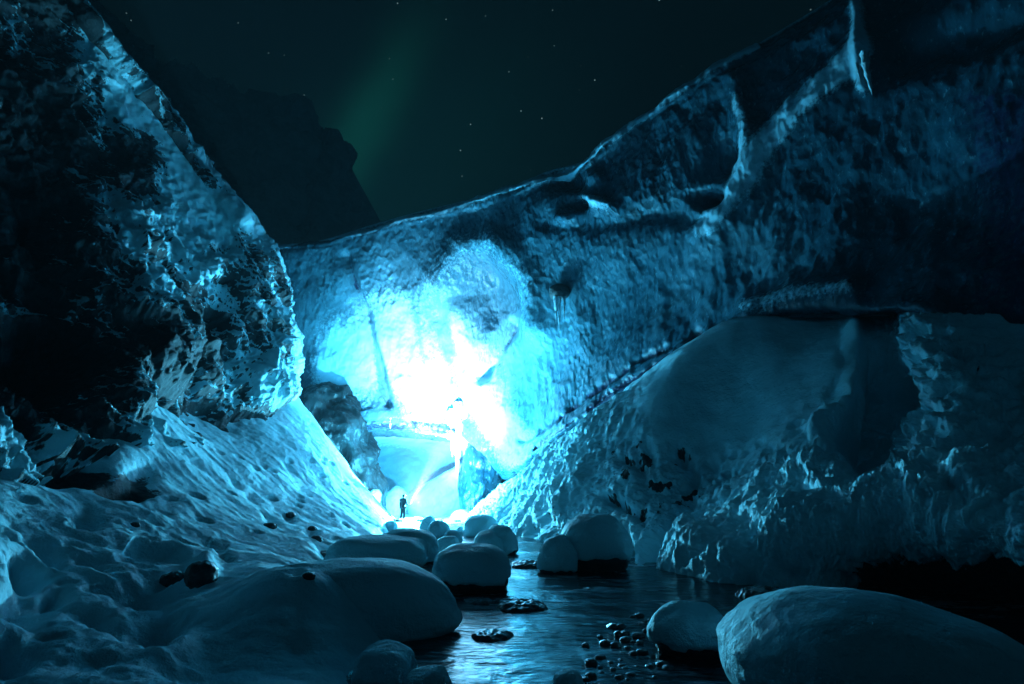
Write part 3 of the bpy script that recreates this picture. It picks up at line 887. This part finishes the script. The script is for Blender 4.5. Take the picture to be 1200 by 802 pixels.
# pebbles in the shallows
protos = []
for k in range(5):
    o = lump("wet_pebble", M_WET, (0, 0, 0), (1, .85, .7), 200 + k, 0.35, 0.9, None, 2.6, 3, mode="ridge")
    protos.append(o)
spots = []
prng = random.Random(5)
tries = 0
while len(spots) < 64 and tries < 4000:
    tries += 1
    x, y = prng.uniform(672, 800), prng.uniform(722, 812)
    if x > 735 + (812 - y) * 0.9 + 25 or x < 690 - (y - 722) * 0.25 + prng.uniform(0, 40):
        continue
    if all(math.hypot(x - a, (y - b) * 1.6) > 7.5 for a, b in spots):
        spots.append((x, y))
for k, (x, y) in enumerate(spots):
    o = protos[k] if k < 5 else protos[k % 5].copy()
    if k >= 5:
        COL.objects.link(o)
    Yp = ground_Y(y)
    o.location = (float(W(x, y, Yp)[0]), Yp, -0.004)
    s = prng.uniform(2.6, 7.0) * pxscale(y, Yp)
    o.scale = (s, s, s * prng.uniform(.7, 1.0))
    o.rotation_euler = (0, 0, prng.uniform(0, 6.28))
    tag(o, "small dark wet pebble in the shallows left of the round snowy boulder", "pebble", "wet pebbles in the shallows")

# stones on the left slope
for k, (x, y, w_, h_, lab) in enumerate([
    (382, 652, 22, 9, "flat dark stone on the lower left slope beside the flat topped boulder"),
    (362, 676, 13, 8, "small dark stone above the snow draped boulder"),
    (366, 621, 9, 7, "upper of two small stones on the slope above the flat dark stone"),
    (371, 632, 11, 7, "lower of two small stones on the slope above the flat dark stone"),
    (340, 604, 10, 6, "lone dark stone in the middle of the left slope"),
    (316, 617, 14, 6, "long dark stone in the streaked snow"),
    (236, 674, 30, 26, "largest dark stone lying in the near slope hollow"),
    (204, 682, 26, 20, "lower dark stone just left of the largest one in the hollow"),
    (158, 616, 9, 6, "small stone near the dark overhang on the near slope")]):
    hit = cast(slope, x, y)
    if hit:
        stone("slope_stone", lab, x, y, w_, h_, 80 + k, M_ROCK, "stones on the left slope", loc=(hit.x, hit.y, hit.z), lvl=4)

# rocks about the person's feet
for k, (x, y, w_, h_, lab) in enumerate([
    (472, 614, 34, 7, "low dark rock the person stands on"),
    (489, 611, 18, 12, "dark pointed rock right of the person's feet"),
    (456, 608, 16, 8, "dark rock left of the person's feet"),
    (512, 603, 14, 8, "dark rock on the cave floor below the pale ice block"),
    (535, 604, 12, 7, "small dark rock at the foot of the clear ice leg")]):
    stone("bare_rock", lab, x, y, w_, h_, 110 + k, M_ROCK, "bare rocks at the cave mouth", Y=37.0, z=0.05, lvl=4)

# ------------------------------------------------------------------ loose ice
o = lump("ice_block", M_SLAB, Wt(524, 580, 48.0), (3.3, 2.0, 1.7), 140, 0.45, 0.4, None, 3.2, 6, (0, -0.55, 0.2))
tag(o, "big pale ice block slanting across the back of the cave", "ice block")
o = lump("ice_block", M_SLAB, Wt(464, 590, 45.5), (0.95, 1.0, 1.2), 144, 0.3, 0.7, None, 2.3, 5, (0, 0.2, 0))
tag(o, "rounded pale ice block right behind the person", "ice block")
o = lump("ice_block", M_SLAB, Wt(437, 590, 41), (0.5, 0.6, 1.0), 147, 0.3, 1.0, None, 2.3, 5, (0, 0.1, 0))
tag(o, "small knobbly ice block against the dirty left leg", "ice block")


def icicle(label, x, y0, y1, wpx, Y, group, seed, name="icicle"):
    a, b = W(x, y0, Y), W(x, y1, Y)
    Lh = float(a[2] - b[2])
    r0 = wpx * pxscale(y0, Y) / 2
    nu_, nv_ = 14, 26
    t = np.linspace(0, 1, nv_)
    ang = np.linspace(0, 2 * math.pi, nu_, endpoint=False)
    rr = r0 * ((1 - t) ** 0.75 * (1 + .18 * np.sin(t * 23 + seed)) + 0.02)
    wob = 0.12 * r0 * np.sin(t * 6 + seed)
    Pm = np.zeros((nu_, nv_, 3))
    flut = 1 + 0.16 * np.sin(3 * ang + seed)[:, None]
    Pm[..., 0] = np.cos(ang)[:, None] * rr[None] * flut + wob
    Pm[..., 1] = np.sin(ang)[:, None] * rr[None] * flut
    Pm[..., 2] = -t[None] * Lh
    o_ = grid_mesh(name, Pm, M_ICICLE, wrap=True)
    o_.location = a
    tag(o_, label, "icicle", group)
    return o_


g = "icicles hanging from the cave lip"
for k, (x, y0, y1, w_, lab) in enumerate([
    (539, 472, 560, 12, "longest and thickest icicle over the cave mouth"),
    (531, 480, 536, 7, "icicle on the left of the longest one over the cave mouth"),
    (546, 478, 548, 8, "second longest icicle on the right of the longest one"),
    (551, 488, 528, 6, "short thin icicle, rightmost of the cave mouth cluster"),
    (526, 482, 516, 5, "shortest icicle squeezed left of the thick one")]):
    icicle(lab, x, y0, y1, w_ * 1.45, 42.4, g, k * 1.7)
for k, (x, y1, w_, lab) in enumerate([(398, 512, 4, "small icicle on the far left of the dark arch lip"), (406, 516, 5, "second small icicle from the left on the dark arch lip"), (413, 513, 4, "third small icicle from the left on the dark arch lip"), (421, 509, 4, "small icicle on the arch lip nearest the crack")]):
    icicle(lab, x, 494, y1, w_, 42.2, "small icicles on the arch lip", 20 + k)

lip = [(446, 489, 499, 3, "tiny icicle left of the middle of the arch lip"), (458, 490, 503, 4, "short icicle at the middle of the arch lip, left of the pale ice band"),
       (473, 491, 500, 3, "tiny icicle over the person on the arch lip"), (488, 492, 507, 4, "slender icicle right above the pale recess"),
       (501, 493, 503, 3, "short icicle halfway between the person and the thick icicle"), (512, 494, 512, 4, "longer slender icicle near the left of the thick cluster"), (519, 496, 508, 4, "stubby icicle beside the thick cluster")]
for k, (x, y0, y1, w_, lab) in enumerate(lip):
    icicle(lab, x, y0, y1, w_, 42.95, "small icicles on the arch lip", 50 + k)
# stone held in the ice with icicles below it
o = lump("embedded_stone", M_ROCK, Wt(656, 343, 34.35), (0.66, 0.7, 0.5), 150, 0.14, 1.5, None, 2.3, 5)
tag(o, "dark stone stuck in the ice wall with icicles under it", "stone")
for k, (x, y1, w_, lab) in enumerate([(651, 380, 4.5, "left icicle under the stone stuck in the ice"), (655, 390, 4.5, "longest middle icicle under the stone stuck in the ice"), (661, 376, 3.5, "right icicle under the stone stuck in the ice")]):
    icicle(lab, x, 348, y1, w_, 33.9, "icicles under the embedded stone", 30 + k)
# frozen drips on the high ledge
for k, (x, y0, y1, w_, lab) in enumerate([(1012, 62, 112, 9, "thick frozen drip under the high snowy ledge"), (1004, 74, 100, 5, "thin frozen drip beside the thick one on the high ledge")]):
    icicle(lab, x, y0, y1, w_, 19.6, "frozen drips on the high ledge", 40 + k)

# ------------------------------------------------------------------ person with a torch
M_SKIN = mat_plain("skin", (0.35, 0.22, 0.17), 0.5)
M_JACKET = mat_plain("dark_jacket_cloth", (0.004, 0.005, 0.006), 1.0)
M_TROUSER = mat_plain("dark_trouser_cloth", (0.004, 0.004, 0.005), 1.0)
M_BOOT = mat_plain("boot_leather", (0.005, 0.005, 0.005), 0.8)
for m_ in (M_JACKET, M_TROUSER, M_BOOT):
    m_.node_tree.nodes["Principled BSDF"].inputs["Specular IOR Level"].default_value = 0.05
M_METAL = mat_plain("torch_metal", (0.03, 0.03, 0.03), 0.35)
M_LENS = mat_plain("torch_lens", (0.8, 0.9, 1.0), 0.2, (0.55, 0.85, 1.0), 40.0)


def skin_mesh(name, verts, edges, radii, mat, parent, sub=2, root=0):
    me = bpy.data.meshes.new(name)
    me.from_pydata(verts, edges, [])
    o_ = bpy.data.objects.new(name, me)
    COL.objects.link(o_)
    o_.modifiers.new("s", 'SKIN').use_smooth_shade = True
    sv = me.skin_vertices[0].data
    for i_, r_ in enumerate(radii):
        sv[i_].radius = (r_, r_) if not isinstance(r_, tuple) else r_
        sv[i_].use_root = (i_ == root)
    sm = o_.modifiers.new("d", 'SUBSURF')
    sm.levels = sm.render_levels = sub
    dg = bpy.context.evaluated_depsgraph_get()
    m2 = bpy.data.meshes.new_from_object(o_.evaluated_get(dg))
    m2.name = name
    bpy.data.objects.remove(o_)
    m2.materials.clear()
    return link(name, m2, mat, parent)


PX = W(471.5, 613.5, 36.6)
PRZ = math.radians(50)
person = empty("person", (float(PX[0]), 36.6, float(PX[2])), PRZ)
tag(person, "lone person in dark winter clothes holding a lit torch at the cave mouth", "person")
# the person faces +x (to the right) with a slight turn to the camera
ank, kn, hip = 0.09, 0.48, 0.92
bv = [(0, 0, .95), (0, 0, 1.12), (0, 0, 1.32), (.01, 0, 1.46), (.02, 0, 1.53), (.03, 0, 1.60), (.035, 0, 1.70),
      (0, -.10, hip), (.03, -.11, kn), (-.01, -.11, ank), (.10, -.12, .04),
      (0, .10, hip), (-.02, .11, kn), (-.06, .11, ank), (.05, .12, .04),
      (0, -.19, 1.42), (.03, -.25, 1.16), (.25, -.20, 1.08), (.33, -.17, 1.10),
      (0, .19, 1.42), (-.03, .25, 1.14), (.02, .25, .90), (.03, .24, .82), (.125, 0, 1.635)]
be = [(0, 1), (1, 2), (2, 3), (3, 4), (4, 5), (5, 6), (0, 7), (7, 8), (8, 9), (9, 10), (0, 11), (11, 12), (12, 13), (13, 14), (3, 15), (15, 16), (16, 17), (17, 18), (3, 19), (19, 20), (20, 21), (21, 22), (5, 23)]
br = [.13, .12, .14, .11, .055, .095, .085, .085, .06, .045, .04, .085, .06, .045, .04, .06, .045, .035, .04, .06, .045, .035, .04, .02]
skin_mesh("body", bv, be, br, M_SKIN, person)
jv = [(0, 0, .86), (0, 0, 1.0), (0, 0, 1.15), (0, 0, 1.33), (.01, 0, 1.47), (.015, 0, 1.53), (0, -.19, 1.42), (.03, -.25, 1.16), (.24, -.205, 1.08), (0, .19, 1.42), (-.03, .25, 1.14), (.02, .25, .92)]
skin_mesh("jacket", jv, [(0, 1), (1, 2), (2, 3), (3, 4), (4, 5), (4, 6), (6, 7), (7, 8), (4, 9), (9, 10), (10, 11)], [.17, .165, .16, .175, .14, .085, .085, .068, .055, .085, .068, .055], M_JACKET, person)
tv = [(0, 0, .95), (0, -.10, .88), (.03, -.11, .48), (-.01, -.11, .14), (0, .10, .88), (-.02, .11, .48), (-.06, .11, .14)]
skin_mesh("trousers", tv, [(0, 1), (1, 2), (2, 3), (0, 4), (4, 5), (5, 6)], [.14, .105, .08, .07, .105, .08, .07], M_TROUSER, person)
for s_, (ax, ay) in ((0, (-.01, -.11)), (1, (-.06, .11))):
    skin_mesh("boot", [(ax, ay, .20), (ax, ay, .08), (ax + .10, ay, .05), (ax + .17, ay, .045)], [(0, 1), (1, 2), (2, 3)], [.068, .065, .052, .04], M_BOOT, person)
skin_mesh("hood", [(.0, 0, 1.52), (.015, 0, 1.62), (.02, 0, 1.72)], [(0, 1), (1, 2)], [.085, .118, .085], M_JACKET, person)
for k, (fx_, fz) in enumerate([(.0, .03), (.02, .012), (.02, -.010), (.0, -.028)]):
    skin_mesh("finger", [(.34, -.17 + .0, 1.10 + fz * .6), (.385 + fx_ * .3, -.185, 1.105 + fz), (.40, -.15, 1.108 + fz)], [(0, 1), (1, 2)], [.013, .012, .010], M_JACKET, person, sub=1)
skin_mesh("thumb", [(.33, -.15, 1.12), (.36, -.13, 1.145), (.39, -.145, 1.15)], [(0, 1), (1, 2)], [.014, .013, .011], M_JACKET, person, sub=1)

skin_mesh("glove", [(.23, -.205, 1.08), (.29, -.185, 1.09), (.355, -.165, 1.10)], [(0, 1), (1, 2)], [.045, .047, .042], M_JACKET, person)
skin_mesh("glove", [(.02, .25, .93), (.025, .247, .86), (.03, .24, .79)], [(0, 1), (1, 2)], [.045, .047, .038], M_JACKET, person)
TL = Vector((float(PX[0]), 36.6, float(PX[2]))) + Matrix.Rotation(PRZ, 3, "Z") @ Vector((.40, -.165, 1.11))      # grip of the torch
AIM = Wt(528, 478, 43.0)
tdir = (AIM - TL).normalized()
torch = empty("torch", TL)
tag(torch, "lit hand torch held out by the person and beaming up into the ice", "torch")
torch.rotation_mode = 'QUATERNION'
torch.rotation_quaternion = tdir.to_track_quat('Z', 'Y')


def lathe(name, prof, mat, parent, nseg=24):
    a_ = np.linspace(0, 2 * math.pi, nseg, endpoint=False)
    pr = np.array(prof)
    Pm = np.stack([np.cos(a_)[:, None] * pr[None, :, 0], np.sin(a_)[:, None] * pr[None, :, 0], np.ones(nseg)[:, None] * pr[None, :, 1]], -1)
    o_ = grid_mesh(name, Pm, mat, wrap=True)
    o_.parent = parent
    return o_


lathe("barrel", [(0.0, -.07), (.018, -.07), (.02, -.06), (.02, .07), (.022, .08)], M_METAL, torch)
lathe("torch_head", [(.022, .08), (.034, .10), (.036, .13), (.033, .132), (.031, .12)], M_METAL, torch)
lathe("lens", [(0.0, .122), (.015, .122), (.031, .121)], M_LENS, torch)

# ------------------------------------------------------------------ light
lpos = TL + tdir * 0.18


def spot(name, energy, size, blend, aim, color, rad=0.2):
    l = bpy.data.lights.new(name, 'SPOT')
    l.energy, l.spot_size, l.spot_blend = energy, math.radians(size), blend
    l.color, l.shadow_soft_size = color, rad
    o_ = bpy.data.objects.new(name, l)
    COL.objects.link(o_)
    o_.location = lpos
    o_.rotation_mode = 'QUATERNION'
    o_.rotation_quaternion = (-(aim - lpos).normalized()).to_track_quat('Z', 'Y')
    return o_


spot("torch_beam", 34000, 88, 1.0, AIM, (0.62, 0.80, 1.0))
spot("torch_core", 520000, 15, 0.9, Wt(522, 518, 44.0), (0.62, 0.82, 1.0), 0.05)
pl = bpy.data.lights.new("torch_spill", 'POINT')
pl.energy, pl.color, pl.shadow_soft_size = 20500, (0.12, 0.67, 1.0), 0.10
plo = bpy.data.objects.new("torch_spill", pl)
COL.objects.link(plo)
plo.location = TL + tdir * 0.40 + Vector((0.25, 0.30, 0.0))

mn = bpy.data.lights.new("fill_sun", 'SUN')  # unseen lamp, added to lift the snow tops and the ice rim
mn.energy, mn.angle, mn.color = 0.15, math.radians(8), (0.02, 0.52, 1.0)
mno = bpy.data.objects.new("fill_sun", mn)
COL.objects.link(mno)
md = Vector((-0.20, 0.80, 0.55)).normalized()        # towards the added fill lamp
mno.rotation_mode = 'QUATERNION'
mno.rotation_quaternion = md.to_track_quat('Z', 'Y')

# ------------------------------------------------------------------ night sky with aurora and stars
wd_ = bpy.data.worlds.new("World")
scene.world = wd_
wd_.use_nodes = True
t = NT.__new__(NT)
t.m, t.t = wd_, wd_.node_tree
tc = t.n("ShaderNodeTexCoord")
sep = t.n("ShaderNodeSeparateXYZ")
t.l(tc.outputs["Generated"], sep.inputs[0])
X_, Y_, Z_ = sep.outputs
Yc_ = t.math('MAXIMUM', Y_, 0.05)
a_ = t.math('DIVIDE', X_, Yc_)
e_ = t.math('DIVIDE', Z_, Yc_)
wob = t.math('MULTIPLY', t.math('SUBTRACT', t.noise(tc.outputs["Generated"], 3.0, 3, 0.5), 0.5), 0.16)
line = t.math('ADD', t.math('MULTIPLY_ADD', t.math('SUBTRACT', e_, 0.618), 0.34, -0.335), wob)
off_ = t.math('SUBTRACT', a_, line)


def gauss(v, w_):
    q = t.math('DIVIDE', v, w_)
    return t.math('EXPONENT', t.math('MULTIPLY', t.math('MULTIPLY', q, q), -1.0))


front = t.ramp(Y_, 0.05, 0.3)
core = t.math('MULTIPLY', t.math('MULTIPLY', gauss(off_, 0.055), gauss(t.math('SUBTRACT', e_, 0.70), 0.22)), front)
veil = t.math('MULTIPLY', t.math('MULTIPLY', gauss(t.math('SUBTRACT', off_, 0.12), 0.26), gauss(t.math('SUBTRACT', e_, 0.60), 0.34)), front)
low = gauss(Z_, 0.60)
base = t.mix(low, (0.0006, 0.0024, 0.0032), (0.0009, 0.0075, 0.0105))


def addc(c1_, fac, col):
    x = t.n("ShaderNodeMix", data_type='RGBA', blend_type='ADD')
    t.l(fac, x.inputs[0])
    t.l(c1_, x.inputs[6])
    x.inputs[7].default_value = (*col, 1)
    return x.outputs[2]


sky = addc(base, veil, (0.0004, 0.0085, 0.0085))
sky = addc(sky, core, (0.001, 0.030, 0.022))
vo = t.n("ShaderNodeTexVoronoi", feature='F1', i_Scale=60.0)
t.l(tc.outputs["Generated"], vo.inputs["Vector"])
spotm = t.math('LESS_THAN', vo.outputs["Distance"], 0.06)
sepc = t.n("ShaderNodeSeparateColor")
t.l(vo.outputs["Color"], sepc.inputs[0])
br_ = t.math('MULTIPLY', spotm, t.math('POWER', sepc.outputs[0], 3.5))
sky = addc(sky, br_, (0.26, 0.44, 0.46))
bg = t.t.nodes["Background"]
t.l(sky, bg.inputs["Color"])
bg.inputs["Strength"].default_value = 0.62

# ------------------------------------------------------------------ air
HAZE = 0.0009
if HAZE:
    bm = bmesh.new()
    bmesh.ops.create_cube(bm, size=1)
    me = bpy.data.meshes.new("haze")
    bm.to_mesh(me)
    bm.free()
    hm = bpy.data.materials.new("haze")
    hm.use_nodes = True
    ht = hm.node_tree
    ht.nodes.remove(ht.nodes["Principled BSDF"])
    pv = ht.nodes.new("ShaderNodeVolumePrincipled")
    pv.inputs["Color"].default_value = (0.8, 0.9, 1, 1)
    pv.inputs["Anisotropy"].default_value = -0.25
    pv.inputs["Density"].default_value = HAZE
    ht.links.new(pv.outputs[0], ht.nodes["Material Output"].inputs["Volume"])
    bpy.context.view_layer.update()
    hz_ = link("haze", me, hm, smooth=False)
    zs = [ (o_.matrix_world @ Vector(c_)).z for o_ in scene.objects if o_.type == 'MESH' and o_ is not hz_ for c_ in o_.bound_box]
    top_, bot_ = max(zs) + 1.0, -2.0
    hz_.location = (0, 0, (top_ + bot_) / 2)
    hz_.scale = (500, 500, top_ - bot_)
    print("haze top", top_)
    tag(hz_, "thin frosty air", "haze", kind="stuff")

# ------------------------------------------------------------------ render settings
vs = scene.view_settings
scene.display_settings.display_device = 'sRGB'
vs.view_transform, vs.look = 'Standard', 'None'
vs.exposure, vs.gamma, vs.use_curve_mapping = 0.52, 1.0, False
cy = scene.cycles
cy.use_denoising = True
cy.max_bounces, cy.diffuse_bounces, cy.glossy_bounces = 8, 5, 3
cy.sample_clamp_indirect = 8.0
cy.caustics_reflective = cy.caustics_refractive = False
